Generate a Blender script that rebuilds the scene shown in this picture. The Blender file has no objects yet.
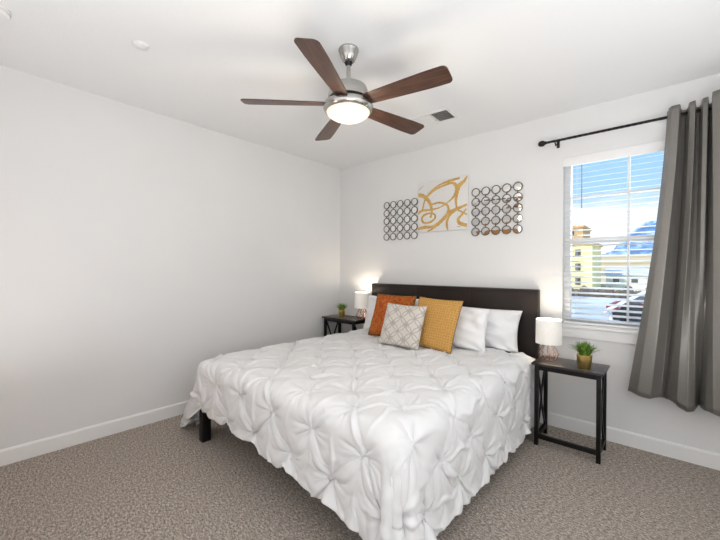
import bpy, bmesh, math, random
from mathutils import Vector, Matrix
PI = math.pi
R = math.radians
random.seed(7)
scn = bpy.context.scene
C = scn.collection

# ---------------------------------------------------------------- camera
cam_d = bpy.data.cameras.new('camera'); cam = bpy.data.objects.new('camera', cam_d); C.objects.link(cam)
cam_d.sensor_width = 36; cam_d.lens = 356/720*36; cam_d.clip_start = 0.02; cam_d.clip_end = 3000
cam.location = (3.453, -3.488, 1.36); cam.rotation_euler = (R(90), R(-.42), R(41.5))
scn.camera = cam

# ---------------------------------------------------------------- node helpers
class G:
    """tiny expression builder over a node tree"""
    def __init__(s, nt): s.nt = nt
    def n(s, t, **kw):
        nd = s.nt.nodes.new(t)
        for k, v in kw.items(): setattr(nd, k, v)
        return nd
    def set(s, sock, v):
        if hasattr(v, 'is_linked') or isinstance(v, bpy.types.NodeSocket): s.nt.links.new(v, sock)
        elif isinstance(v, (tuple, list)) and len(v) == 3 and sock.type == 'RGBA': sock.default_value = (*v, 1)
        else: sock.default_value = v
    def m(s, op, a, b=0.0, c=0.0):
        nd = s.n('ShaderNodeMath', operation=op)
        s.set(nd.inputs[0], a); s.set(nd.inputs[1], b); s.set(nd.inputs[2], c)
        return nd.outputs[0]
    def mix(s, f, a, b):
        nd = s.n('ShaderNodeMix', data_type='RGBA')
        s.set(nd.inputs[0], f); s.set(nd.inputs[6], a); s.set(nd.inputs[7], b)
        return nd.outputs[2]
    def coord(s, which='Object'): return s.n('ShaderNodeTexCoord').outputs[which]
    def mapping(s, v, scale=(1, 1, 1), rot=(0, 0, 0), loc=(0, 0, 0)):
        nd = s.n('ShaderNodeMapping'); s.set(nd.inputs[0], v)
        nd.inputs['Scale'].default_value = scale; nd.inputs['Rotation'].default_value = rot; nd.inputs['Location'].default_value = loc
        return nd.outputs[0]
    def noise(s, v, scale, detail=3, rough=.5, dist=0):
        nd = s.n('ShaderNodeTexNoise'); s.set(nd.inputs['Vector'], v)
        nd.inputs['Scale'].default_value = scale; nd.inputs['Detail'].default_value = detail
        nd.inputs['Roughness'].default_value = rough; nd.inputs['Distortion'].default_value = dist
        return nd.outputs[0]
    def ramp(s, f, stops):
        nd = s.n('ShaderNodeValToRGB'); s.set(nd.inputs[0], f)
        el = nd.color_ramp.elements
        while len(el) < len(stops): el.new(0.5)
        for e, (p, c) in zip(el, stops): e.position = p; e.color = (*c, 1)
        return nd.outputs[0]
    def bump(s, h, strength, dist):
        nd = s.n('ShaderNodeBump'); s.set(nd.inputs['Height'], h)
        nd.inputs['Strength'].default_value = strength; nd.inputs['Distance'].default_value = dist
        return nd.outputs[0]
    def xyz(s, v):
        nd = s.n('ShaderNodeSeparateXYZ'); s.set(nd.inputs[0], v); return nd.outputs

# ---------------------------------------------------------------- world: blue winter sky with low cloud
w = bpy.data.worlds.new('sky'); scn.world = w; w.use_nodes = True
g = G(w.node_tree); bg = w.node_tree.nodes['Background']
v = g.coord('Generated'); X, Y_, Z_ = g.xyz(v)
cl = g.noise(g.mapping(v, (1.6, 1.6, 5.0), loc=(0.35, 0.1, 0)), 3.2, 6, .6)
low = g.m('SUBTRACT', 1.0, g.m('MULTIPLY', g.m('SUBTRACT', Z_, 0.12), 10.0)); low.node.use_clamp = True
cf = g.m('ADD', g.m('MULTIPLY', g.m('SUBTRACT', cl, .56), 4.0), g.m('MULTIPLY', g.m('SUBTRACT', low, 0.35), 3.2)); cf.node.use_clamp = True
blue = g.ramp(Z_, [(0.0, (.62, .80, .97)), (.22, (.36, .62, .93)), (.6, (.16, .38, .80))])
g.set(bg.inputs[0], g.mix(cf, blue, (.93, .95, 1.0)))
bg.inputs[1].default_value = 1.05

def area(name, loc, target, sx, sy, power, col=(1, 1, 1)):
    d = bpy.data.lights.new(name, 'AREA'); d.shape = 'RECTANGLE'; d.size = sx; d.size_y = sy; d.energy = power; d.color = col
    o = bpy.data.objects.new(name, d); C.objects.link(o); o.location = loc
    o.rotation_euler = (Vector(target)-Vector(loc)).to_track_quat('-Z', 'Y').to_euler()
    return o
sun_d = bpy.data.lights.new('sun', 'SUN'); sun_d.energy = 3.4; sun_d.angle = R(2); sun_d.color = (1, .96, .88)
sun = bpy.data.objects.new('sun', sun_d); C.objects.link(sun)
sun.rotation_euler = (R(50), 0, R(-25))       # from behind the house, lights the street side facing us
# unseen fill lamps, added: soft panels by right and near walls, uplights bounced off ceiling
area('room_fill', (4.40, -1.9, 1.65), (0, -1.9, 1.6), 2.4, 1.5, 11, (.98, .99, 1))
area('near_wall_fill', (2.2, -3.90, 1.6), (2.2, 0, 1.5), 2.0, 1.6, 8.5, (.98, .99, 1))
area('bounce_fill', (3.85, -3.30, .60), (3.84, -3.30, 2.74), 1.1, 1.1, 36, (.975, .985, 1))
area('bounce_fill', (4.05, -1.3, .55), (4.04, -1.3, 2.74), .7, 1.0, 5, (.975, .985, 1))
area('bounce_fill', (.95, -3.70, .5), (.96, -3.70, 2.74), 1.0, .4, 8, (.975, .985, 1))
area('window_daylight', (3.17, 0.35, 1.95), (2.6, -2.0, 0.6), 0.9, 1.3, 12, (.86, .93, 1))
vs = scn.view_settings; vs.view_transform = 'Standard'; vs.look = 'None'; vs.exposure = 0.24; vs.gamma = 1.0; vs.use_curve_mapping = False

# ---------------------------------------------------------------- materials
def mat(name, col=(.8, .8, .8), rough=.5, metal=0.0, fn=None, spec=.5):
    m = bpy.data.materials.new(name); m.use_nodes = True
    b = m.node_tree.nodes['Principled BSDF']
    b.inputs['Base Color'].default_value = (*col, 1); b.inputs['Roughness'].default_value = rough; b.inputs['Metallic'].default_value = metal
    b.inputs['Specular IOR Level'].default_value = spec
    if fn: fn(G(m.node_tree), b)
    return m
def f_noisecol(a, bcol, scale, detail=4, bump=0.0, bscale=None, bdist=.002, which='Object', stretch=(1, 1, 1)):
    def fn(g, b):
        v = g.mapping(g.coord(which), stretch)
        n = g.noise(v, scale, detail)
        g.set(b.inputs['Base Color'], g.ramp(n, [(.3, a), (.7, bcol)]))
        if bump: g.set(b.inputs['Normal'], g.bump(g.noise(v, bscale or scale, 3), bump, bdist))
    return fn
M = {}
M['wall'] = mat('wall_paint', rough=.65, spec=.25, fn=f_noisecol((.755, .755, .755), (.775, .775, .773), 1.5, 2, .12, 90, .002))
def f_ceil(g, b):
    v = g.coord('Object')
    n = g.m('ADD', g.noise(v, 14, 4, .6), g.m('MULTIPLY', g.noise(v, 60, 2), .5))
    g.set(b.inputs['Normal'], g.bump(n, .22, .006))
M['ceiling'] = mat('ceiling_texture', (.845, .85, .855), .8, fn=f_ceil, spec=.15)
M['trim'] = mat('trim_paint', (.83, .83, .825), .35)
def f_carpet(g, b):
    v = g.coord('Object')
    v2 = g.mapping(v, (1, 1.9, 1), rot=(0, 0, R(25)))
    fine = g.noise(v2, 120, 4, .8); mid = g.noise(v2, 48, 3, .7); big = g.noise(v, 1.6, 3, .55)
    n = g.m('ADD', g.m('MULTIPLY', fine, .62), g.m('MULTIPLY', mid, .38))
    c = g.ramp(n, [(.38, (.062, .050, .040)), (.47, (.285, .243, .205)), (.54, (.57, .50, .44)), (.63, (.98, .90, .82))])
    c2 = g.mix(g.ramp(big, [(.38, (0, 0, 0)), (.62, (1, 1, 1))]), c, (.39, .34, .305))
    c3 = g.mix(.15, c, c2)
    g.set(b.inputs['Base Color'], c3)
    g.set(b.inputs['Normal'], g.bump(n, .9, .012))
M['carpet'] = mat('carpet', rough=1, fn=f_carpet, spec=.05)
M['black'] = mat('black_painted_wood', rough=.42, fn=f_noisecol((.005, .0045, .0045), (.009, .008, .008), 12, 3, stretch=(1, 8, 1)), spec=.25)
M['table_top'] = mat('espresso_wood_top', rough=.33, fn=f_noisecol((.016, .013, .012), (.034, .028, .025), 9, 4, .05, 60, .001, stretch=(1, 9, 1)), spec=.5)
def f_leather(g, b):
    v = g.coord('Object')
    g.set(b.inputs['Base Color'], g.ramp(g.noise(v, 5, 3), [(.3, (.014, .008, .0065)), (.7, (.021, .013, .010))]))
    vo = g.n('ShaderNodeTexVoronoi'); g.set(vo.inputs['Vector'], v); vo.inputs['Scale'].default_value = 260
    g.set(b.inputs['Normal'], g.bump(vo.outputs[0], .25, .0015))
M['leather'] = mat('dark_brown_faux_leather', rough=.45, fn=f_leather, spec=.3)
def f_cotton(g, b):
    v = g.coord('Object')
    g.set(b.inputs['Normal'], g.bump(g.noise(v, 420, 2), .12, .001))
M['cotton'] = mat('white_cotton', (.765, .765, .77), .85, fn=f_cotton, spec=.15)
M['sheet'] = mat('white_sheet', (.87, .87, .875), .8, fn=f_cotton, spec=.15)
M['mattress'] = mat('mattress_ticking', rough=.9, fn=f_noisecol((.7, .7, .7), (.76, .76, .76), 30))
def f_walnut(g, b):
    v = g.mapping(g.coord('Object'), (2.2, 26, 26))
    n = g.noise(v, 2.6, 6, .62, .5)
    g.set(b.inputs['Base Color'], g.ramp(n, [(.3, (.022, .010, .006)), (.5, (.060, .027, .017)), (.7, (.115, .055, .036))]))
M['walnut'] = mat('walnut_blade', rough=.34, fn=f_walnut)
M['nickel'] = mat('brushed_nickel', (.44, .43, .41), .22, 1.0, fn=lambda g, b: g.set(b.inputs['Roughness'], g.m('ADD', g.m('MULTIPLY', g.noise(g.mapping(g.coord(), (1, 1, 40)), 20, 2), .18), .16)))
M['dark_metal'] = mat('black_metal', rough=.4, metal=.6, fn=f_noisecol((.010, .010, .010), (.02, .02, .02), 30))
M['copper'] = mat('copper_wire', rough=.25, metal=1.0, fn=f_noisecol((.46, .26, .20), (.56, .34, .27), 40))
M['gold'] = mat('brushed_gold', rough=.28, metal=1.0, fn=f_noisecol((.74, .54, .16), (.86, .66, .26), 12, 3, stretch=(1, 1, 14)))
M['white_plastic'] = mat('white_plastic', rough=.4, fn=f_noisecol((.80, .80, .79), (.83, .83, .82), 20))
M['vent_dark'] = mat('duct_grey', rough=.7, fn=f_noisecol((.10, .10, .10), (.14, .14, .14), 20))
def f_glow(col, st, k=1.0):
    def fn(g, b):
        b.inputs['Emission Color'].default_value = (*col, 1); b.inputs['Emission Strength'].default_value = st
        g.set(b.inputs['Base Color'], g.ramp(g.noise(g.coord(), 60, 2), [(.3, (.80*k, .78*k, .74*k)), (.7, (.84*k, .82*k, .79*k))]))
    return fn
M['bowl'] = mat('frosted_lit_glass', rough=.35, fn=f_glow((1, .80, .48), .55, .55))
M['shade'] = mat('lit_linen_shade', rough=.9, fn=f_glow((1, .92, .80), .14))
M['bulb'] = mat('lit_bulb', rough=.5, fn=f_glow((1, .85, .6), 6))
M['mirror'] = mat('mirror_glass', (.86, .86, .85), .03, 1.0, fn=lambda g, b: g.set(b.inputs['Roughness'], g.m('ADD', .02, g.m('MULTIPLY', g.noise(g.coord(), 8, 2), .03))))
M['bronze'] = mat('aged_bronze', rough=.45, metal=.8, fn=f_noisecol((.12, .095, .08), (.26, .22, .185), 60))
M['canvas'] = mat('primed_canvas', rough=.8, fn=f_noisecol((.70, .69, .67), (.76, .75, .73), 4, 4, .2, 300, .001))
M['gold_paint'] = mat('ochre_gold_paint', rough=.55, fn=f_noisecol((.50, .29, .075), (.66, .42, .13), 18, 4))
M['pen'] = mat('grey_pen_line', rough=.6, fn=f_noisecol((.30, .28, .25), (.42, .40, .37), 40))
def f_curtain(g, b):
    v = g.coord('Object')
    n = g.noise(g.mapping(v, (300, 300, 6)), 2, 3)
    n2 = g.noise(g.mapping(v, (6, 6, 260)), 2, 3)
    nn = g.m('ADD', g.m('MULTIPLY', n, .5), g.m('MULTIPLY', n2, .5))
    g.set(b.inputs['Base Color'], g.ramp(nn, [(.3, (.175, .165, .150)), (.7, (.235, .224, .207))]))
    g.set(b.inputs['Normal'], g.bump(nn, .15, .001))
    b.inputs['Anisotropic'].default_value = .3; b.inputs['Metallic'].default_value = .35
M['curtain'] = mat('silver_grey_satin', rough=.36, fn=f_curtain, spec=.6)
M['blind'] = mat('white_faux_wood', rough=.35, fn=f_noisecol((.84, .84, .84), (.87, .87, .87), 20))
def f_glass(g, b):
    nt = g.nt; out = nt.nodes['Material Output']
    tr = g.n('ShaderNodeBsdfTransparent'); tr.inputs[0].default_value = (.96, .975, .97, 1)
    gl = g.n('ShaderNodeBsdfGlossy'); gl.inputs['Roughness'].default_value = 0.0
    fr = g.n('ShaderNodeFresnel'); fr.inputs[0].default_value = 1.45
    mx = g.n('ShaderNodeMixShader'); nt.links.new(fr.outputs[0], mx.inputs[0]); nt.links.new(tr.outputs[0], mx.inputs[1]); nt.links.new(gl.outputs[0], mx.inputs[2])
    nt.links.new(mx.outputs[0], out.inputs[0])
M['glass'] = mat('window_glass', fn=f_glass)
M['door_wood'] = mat('stained_door', rough=.4, fn=f_noisecol((.42, .19, .06), (.56, .28, .10), 6, 5, stretch=(8, 8, 1)))
M['leaf'] = mat('artificial_grass_leaf', rough=.45, fn=f_noisecol((.035, .12, .012), (.16, .32, .045), 25, 3))
M['leaf_pale'] = mat('pale_grass_leaf', rough=.45, fn=f_noisecol((.16, .30, .03), (.36, .50, .10), 25, 3))
M['moss'] = mat('moss_soil', rough=.9, fn=f_noisecol((.02, .03, .01), (.05, .07, .02), 60))
def uvs(g): return g.n('ShaderNodeUVMap').outputs[0]
def f_rust(g, b):
    v = uvs(g)
    n = g.noise(v, 4.2, 5, .6, 1.6)
    c = g.ramp(n, [(.32, (.12, .024, .009)), (.38, (.36, .085, .015)), (.45, (.56, .20, .04)), (.49, (.42, .02, .010)), (.57, (.58, .075, .02)), (.64, (.62, .28, .07)), (.76, (.30, .09, .02))])
    vo = g.n('ShaderNodeTexVoronoi', feature='DISTANCE_TO_EDGE'); g.set(vo.inputs['Vector'], g.mapping(v, (7, 7, 7))); 
    k = g.m('MULTIPLY', g.m('SUBTRACT', vo.outputs[0], .02), 14); k.node.use_clamp = True
    X, Y_, _ = g.xyz(v)
    e = g.m('MAXIMUM', g.m('ABSOLUTE', g.m('SUBTRACT', X, .5)), g.m('ABSOLUTE', g.m('SUBTRACT', Y_, .5)))
    bd = g.m('MULTIPLY', g.m('SUBTRACT', e, .43), 60); bd.node.use_clamp = True
    c2 = g.mix(k, (.36, .14, .03), c)
    n3 = g.noise(v, 22, 4, .6)
    c3 = g.ramp(n3, [(.35, (.14, .035, .012)), (.55, (.40, .14, .03)), (.7, (.60, .30, .08))])
    g.set(b.inputs['Base Color'], g.mix(bd, c2, c3))
    g.set(b.inputs['Normal'], g.bump(g.noise(v, 120, 2), .3, .002))
M['rust'] = mat('rust_paisley_fabric', rough=.85, fn=f_rust, spec=.15)
def f_geo(g, b):
    v = uvs(g); X, Y_, _ = g.xyz(v)
    n = 3.0
    def ring(ox, oy, r, wd):
        fx = g.m('SUBTRACT', g.m('FRACT', g.m('ADD', g.m('MULTIPLY', X, n), ox)), .5)
        fy = g.m('SUBTRACT', g.m('FRACT', g.m('ADD', g.m('MULTIPLY', Y_, n), oy)), .5)
        d = g.m('SQRT', g.m('ADD', g.m('MULTIPLY', fx, fx), g.m('MULTIPLY', fy, fy)))
        return g.m('LESS_THAN', g.m('ABSOLUTE', g.m('SUBTRACT', d, r)), wd)
    def diamond(ox, oy, r, wd):
        fx = g.m('ABSOLUTE', g.m('SUBTRACT', g.m('FRACT', g.m('ADD', g.m('MULTIPLY', X, n), ox)), .5))
        fy = g.m('ABSOLUTE', g.m('SUBTRACT', g.m('FRACT', g.m('ADD', g.m('MULTIPLY', Y_, n), oy)), .5))
        return g.m('LESS_THAN', g.m('ABSOLUTE', g.m('SUBTRACT', g.m('ADD', fx, fy), r)), wd)
    a = g.m('MAXIMUM', ring(0, 0, .47, .026), ring(.5, .5, .47, .026))
    a = g.m('MAXIMUM', a, diamond(.5, 0, .20, .03))
    g.set(b.inputs['Base Color'], g.mix(a, (.66, .62, .57), (.42, .385, .355)))
    g.set(b.inputs['Normal'], g.bump(g.noise(v, 200, 2), .3, .001))
M['geo'] = mat('beige_trellis_fabric', rough=.9, fn=f_geo, spec=.1)
def f_must(g, b):
    v = uvs(g); X, Y_, _ = g.xyz(v)
    sx = g.m('ABSOLUTE', g.m('SINE', g.m('MULTIPLY', X, PI*20))); sy = g.m('ABSOLUTE', g.m('SINE', g.m('MULTIPLY', Y_, PI*20)))
    h = g.m('MULTIPLY', g.m('POWER', sx, .6), g.m('POWER', sy, .6))
    hole = g.m('MULTIPLY', g.m('GREATER_THAN', g.m('MULTIPLY', sx, sy), .80), .55)
    n = g.noise(v, 30, 3)
    c = g.ramp(n, [(.3, (.58, .31, .085)), (.7, (.70, .41, .135))])
    g.set(b.inputs['Base Color'], g.mix(hole, c, (.34, .15, .03)))
    g.set(b.inputs['Normal'], g.bump(g.m('SUBTRACT', 1.0, h), .8, .006))
M['mustard'] = mat('mustard_waffle_knit', rough=.9, fn=f_must, spec=.1)
M['piping'] = mat('brown_piping', rough=.8, fn=f_noisecol((.10, .045, .02), (.16, .07, .03), 40))
# outdoors
M['snow'] = mat('snowy_ground', rough=.8, fn=f_noisecol((.55, .62, .72), (.80, .85, .92), .22, 5))
M['field'] = mat('dry_field', rough=1, fn=f_noisecol((.55, .34, .13), (.88, .68, .38), .05, 5, stretch=(.3, 1, 1)))
M['mountain'] = mat('snowy_mountain', rough=1, fn=lambda g, b: g.set(b.inputs['Base Color'], g.ramp(g.noise(g.mapping(g.coord(), (1, 1, 1.4)), .035, 7, .68, .4), [(.42, (.06, .16, .36)), (.50, (.18, .34, .60)), (.57, (.46, .62, .84))])))
M['yellow_siding'] = mat('yellow_siding', rough=.8, fn=f_noisecol((.84, .70, .28), (.92, .80, .38), .5))
M['cream_siding'] = mat('cream_siding', rough=.8, fn=f_noisecol((.75, .70, .52), (.84, .80, .62), .5))
M['brick_orange'] = mat('orange_stucco', rough=.9, fn=f_noisecol((.58, .36, .14), (.70, .46, .20), .6))
M['roof'] = mat('slate_roof', rough=.8, fn=f_noisecol((.035, .05, .07), (.08, .10, .13), 1.2))
M['fascia'] = mat('white_fascia', rough=.6, fn=f_noisecol((.72, .74, .78), (.82, .84, .88), 1))
M['dark_window'] = mat('dark_pane', rough=.15, fn=f_noisecol((.03, .03, .035), (.06, .06, .07), 1))
M['hedge'] = mat('bare_brown_hedge', rough=1, fn=f_noisecol((.045, .032, .022), (.16, .12, .08), 1.5, 5))
M['red_paint'] = mat('red_car_paint', rough=.25, fn=f_noisecol((.30, .010, .014), (.36, .014, .018), 2))
M['black_paint'] = mat('black_car_paint', rough=.2, fn=f_noisecol((.008, .008, .010), (.016, .016, .018), 2))
M['rubber'] = mat('rubber', rough=.8, fn=f_noisecol((.012, .012, .012), (.02, .02, .02), 10))

# ---------------------------------------------------------------- mesh helpers
def bx(bm, a, b, rz=0, bev=0):
    """axis box between corners a and b"""
    a = Vector(a); b = Vector(b); c = (a+b)/2; s = b-a
    r = bmesh.ops.create_cube(bm, size=1, matrix=Matrix.Translation(c) @ Matrix.Rotation(rz, 4, 'Z') @ Matrix.Diagonal((abs(s.x), abs(s.y), abs(s.z), 1)))
    if bev:
        es = list({e for v in r['verts'] for e in v.link_edges})
        bmesh.ops.bevel(bm, geom=es, offset=bev, segments=2, affect='EDGES', profile=.6)
def tube(bm, pts, r, n=10, closed=False, cap=True):
    pts = [Vector(p) for p in pts]; rings = []; N = len(pts)
    rad = r if isinstance(r, (list, tuple)) else [r]*N
    up = None
    for i, p in enumerate(pts):
        t = (pts[(i+1) % N]-pts[i-1]) if closed else (pts[min(i+1, N-1)]-pts[max(i-1, 0)])
        t.normalize()
        if up is None: up = Vector((0, 0, 1)) if abs(t.z) < .9 else Vector((1, 0, 0))
        a = t.cross(up).normalized(); up = a.cross(t).normalized()
        rings.append([bm.verts.new(p+rad[i]*(math.cos(2*PI*k/n)*a+math.sin(2*PI*k/n)*up)) for k in range(n)])
    for i in range(N if closed else N-1):
        A = rings[i]; B = rings[(i+1) % N]
        for k in range(n): bm.faces.new((A[k], A[(k+1) % n], B[(k+1) % n], B[k]))
    if cap and not closed:
        bm.faces.new(rings[0][::-1]); bm.faces.new(rings[-1])
def lathe(bm, prof, n=40, c=(0, 0, 0), cap0=False, cap1=False, axis='Z'):
    c = Vector(c); rings = []
    for r, z in prof:
        ring = []
        for k in range(n):
            a = 2*PI*k/n
            if axis == 'Z': q = Vector((r*math.cos(a), r*math.sin(a), z))
            elif axis == 'Y': q = Vector((r*math.cos(a), z, r*math.sin(a)))
            else: q = Vector((z, r*math.cos(a), r*math.sin(a)))
            ring.append(bm.verts.new(c+q))
        rings.append(ring)
    for A, B in zip(rings, rings[1:]):
        for k in range(n): bm.faces.new((A[k], A[(k+1) % n], B[(k+1) % n], B[k]))
    if cap0: bm.faces.new(rings[0][::-1])
    if cap1: bm.faces.new(rings[-1])
def prism(bm, poly, axis, a, b):
    """extrude a 2D polygon along an axis from a to b"""
    def P(u, v, w): return {'X': (w, u, v), 'Y': (u, w, v), 'Z': (u, v, w)}[axis]
    A = [bm.verts.new(P(u, v, a)) for u, v in poly]; B = [bm.verts.new(P(u, v, b)) for u, v in poly]
    n = len(poly)
    bm.faces.new(A); bm.faces.new(B[::-1])
    for i in range(n): bm.faces.new((A[i], B[i], B[(i+1) % n], A[(i+1) % n]))
def obj(name, bm, m, parent=None, smooth=0, loc=None, rot=None):
    bmesh.ops.recalc_face_normals(bm, faces=bm.faces)
    me = bpy.data.meshes.new(name); bm.to_mesh(me); bm.free()
    me.materials.append(m if not isinstance(m, str) else M[m])
    if smooth:
        for p in me.polygons: p.use_smooth = True
        me.set_sharp_from_angle(angle=R(smooth))
    o = bpy.data.objects.new(name, me); C.objects.link(o)
    if parent: o.parent = parent
    if loc: o.location = loc
    if rot: o.rotation_euler = rot
    return o
def nb(): return bmesh.new()
def tag(o, label, cat, group=None, kind=None):
    o['label'] = label; o['category'] = cat
    if group: o['group'] = group
    if kind: o['kind'] = kind
    return o
def thing(name, label, cat, loc=(0, 0, 0), rz=0, group=None):
    o = bpy.data.objects.new(name, None); C.objects.link(o); o.location = loc; o.rotation_euler = (0, 0, rz); o.empty_display_size = .05
    return tag(o, label, cat, group)
def struct(name, bm, m, parent=None, smooth=0):
    o = obj(name, bm, m, parent, smooth)
    if not parent: o['kind'] = 'structure'
    return o
def dup(root, loc, rz, label, group=None):
    r = root.copy(); C.objects.link(r); r.location = loc; r.rotation_euler = (0, 0, rz); r['label'] = label
    if group: r['group'] = group
    for ch in list(root.children):
        c = ch.copy(); C.objects.link(c); c.parent = r
        for gch in list(ch.children):
            d = gch.copy(); C.objects.link(d); d.parent = c
    return r
def boxobj(name, a, b, m, parent=None, bev=0): 
    bm = nb(); bx(bm, a, b, bev=bev); return obj(name, bm, m, parent, 30 if bev else 0)
# ================================================================ THE ROOM
H = 2.74; XR = 4.45; YN = -3.95; T = .14
WX0, WX1, WZ0, WZ1 = 2.72, 3.62, .905, 2.345         # window opening
def sbox(name, boxes, m):
    bm = nb()
    for a, b in boxes: bx(bm, a, b)
    return struct(name, bm, m)
sbox('floor', [((-T, YN-T, -.1), (XR+T, T, 0))], 'carpet')
sbox('ceiling', [((-T, YN-T, H), (XR+T, T, H+.1))], 'ceiling')
sbox('wall_left', [((-T, YN-T, 0), (0, T, H))], 'wall')
sbox('wall_right', [((XR, YN-T, 0), (XR+T, T, H))], 'wall')
sbox('wall_back', [((0, 0, 0), (WX0, T, H)), ((WX1, 0, 0), (XR, T, H)), ((WX0, 0, 0), (WX1, T, WZ0)), ((WX0, 0, WZ1), (WX1, T, H))], 'wall')
sbox('wall_near', [((0, YN-T, 0), (.30, YN, H)), ((1.16, YN-T, 0), (XR, YN, H)), ((.30, YN-T, 2.26), (1.16, YN, H))], 'wall')
def baseboard(name, a, b, d):
    """runs from a to b, thickness towards d"""
    bm = nb(); a = Vector(a); b = Vector(b); d = Vector(d)
    prof = [(0, 0), (.014, 0), (.014, .098), (.009, .108), (0, .112)]
    A = [bm.verts.new(a+d*p+Vector((0, 0, z))) for p, z in prof]; B = [bm.verts.new(b+d*p+Vector((0, 0, z))) for p, z in prof]
    bm.faces.new(A); bm.faces.new(B[::-1])
    for i in range(5): bm.faces.new((A[i], B[i], B[(i+1) % 5], A[(i+1) % 5]))
    return struct(name, bm, 'trim')
baseboard('baseboard_left', (0, YN, 0), (0, 0, 0), (1, 0, 0))
baseboard('baseboard_back', (0.014, 0, 0), (XR, 0, 0), (0, -1, 0))
baseboard('baseboard_right', (XR, -.014, 0), (XR, YN, 0), (-1, 0, 0))
baseboard('baseboard_near', (1.24, YN, 0), (XR-.014, YN, 0), (0, 1, 0))
# door behind the camera (seen only in the mirrors)
dr = boxobj('door_1', (.305, YN-.09, .01), (1.155, YN-.05, 2.255), 'door_wood'); dr['kind'] = 'structure'
bm = nb(); lathe(bm, [(.0, 0), (.026, 0), (.028, .01), (.012, .03), (.012, .05), (.03, .065), (.03, .085), (.0, .095)], 20, (1.08, YN-.05, 1.0), axis='Y'); obj('door_handle', bm, 'nickel', dr, 40)
bm = nb(); bx(bm, (.22, YN, 0), (.30, YN+.018, 2.34)); bx(bm, (1.16, YN, 0), (1.24, YN+.018, 2.34)); bx(bm, (.30, YN, 2.26), (1.16, YN+.018, 2.34)); struct('trim_2', bm, 'trim')

# ---- window
win = bpy.data.objects.new('window_1', None); C.objects.link(win); win.location = (WX0, 0, WZ0); win['kind'] = 'structure'
def wpart(name, boxes, m, bev=0):
    bm = nb()
    for a, b in boxes: bx(bm, Vector(a)-Vector((WX0, 0, WZ0)), Vector(b)-Vector((WX0, 0, WZ0)), bev=bev)
    return obj(name, bm, m, win, 30 if bev else 0)
y0, y1 = .075, .135; f = .045; zm = 1.625
wpart('window_frame', [((WX0, y0, WZ0), (WX0+f, y1, WZ1)), ((WX1-f, y0, WZ0), (WX1, y1, WZ1)), ((WX0+f, y0, WZ0), (WX1-f, y1, WZ0+f)), ((WX0+f, y0, WZ1-f), (WX1-f, y1, WZ1))], 'trim')
wpart('meeting_rail', [((WX0+f, y0-.005, zm-.022), (WX1-f, y1-.02, zm+.024))], 'trim')
mx = (WX0+WX1)/2
wpart('muntin', [((mx-.009, .10, zm+.024), (mx+.009, .118, WZ1-f))], 'trim')
wpart('muntin', [((WX0+f, .101, 2.0), (WX1-f, .117, 2.018))], 'trim')
wpart('muntin', [((mx-.007, .10, WZ0+f), (mx+.007, .118, zm-.022))], 'trim')
wpart('window_pane', [((WX0+f, .107, WZ0+f), (WX1-f, .110, WZ1-f))], 'glass')
bm = nb(); bx(bm, (WX0-.022, -.03, WZ0-.024), (WX1+.022, .0, WZ0), bev=.004); bx(bm, (WX0+.001, -.001, WZ0-.0), (WX1-.001, .074, WZ0+.006)); 
struct('trim_1', bm, 'trim')
bm = nb(); bx(bm, (WX0-.014, -.016, WZ0-.105), (WX1+.014, 0, WZ0-.024), bev=.002); struct('trim_3', bm, 'trim')

# ---- blind (inside mount)
bl = thing('window_blind', 'white horizontal slat blind hanging open inside the window', 'blind', (WX0, 0, WZ0))
def L(x, y, z): return (x-WX0, y, z-WZ0)
bm = nb(); bx(bm, L(WX0+.001, -.008, WZ1-.078), L(WX1-.001, .002, WZ1-.002), bev=.003); obj('valance', bm, 'blind', bl, 30)
bm = nb(); bx(bm, L(WX0+.004, .004, WZ1-.05), L(WX1-.004, .055, WZ1-.003)); obj('headrail', bm, 'blind', bl)
zs = WZ0+.052; n = 0
while zs < WZ1-.09:
    bm = nb(); th = R(14); hw = .0245
    c, s = math.cos(th)*hw, math.sin(th)*hw
    y = .034; t = .0008
    prism(bm, [(y-c, zs-s-t-WZ0), (y+c, zs+s-t-WZ0), (y+c, zs+s+t-WZ0), (y, zs+t*2.4-WZ0), (y-c, zs-s+t-WZ0)], 'X', .006, WX1-WX0-.006)
    obj('slat', bm, 'blind', bl); zs += .0445; n += 1
bm = nb(); bx(bm, L(WX0+.006, .012, WZ0+.008), L(WX1-.006, .058, WZ0+.026), bev=.003); obj('bottom_rail', bm, 'blind', bl, 30)
for xx in (WX0+.10, mx, WX1-.10):
    for yy in (.0085, .0595):
        bm = nb(); tube(bm, [L(xx, yy, WZ0+.02), L(xx, yy, WZ1-.05)], .0009, 5); obj('ladder_cord', bm, 'blind', bl)
bm = nb(); tube(bm, [L(WX0+.14, -.002, WZ1-.08), L(WX0+.14, -.003, WZ1-.45)], [.0035, .0045], 8); obj('tilt_wand', bm, mat('grey_acrylic', (.35, .38, .42), .3), bl, 40)

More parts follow.
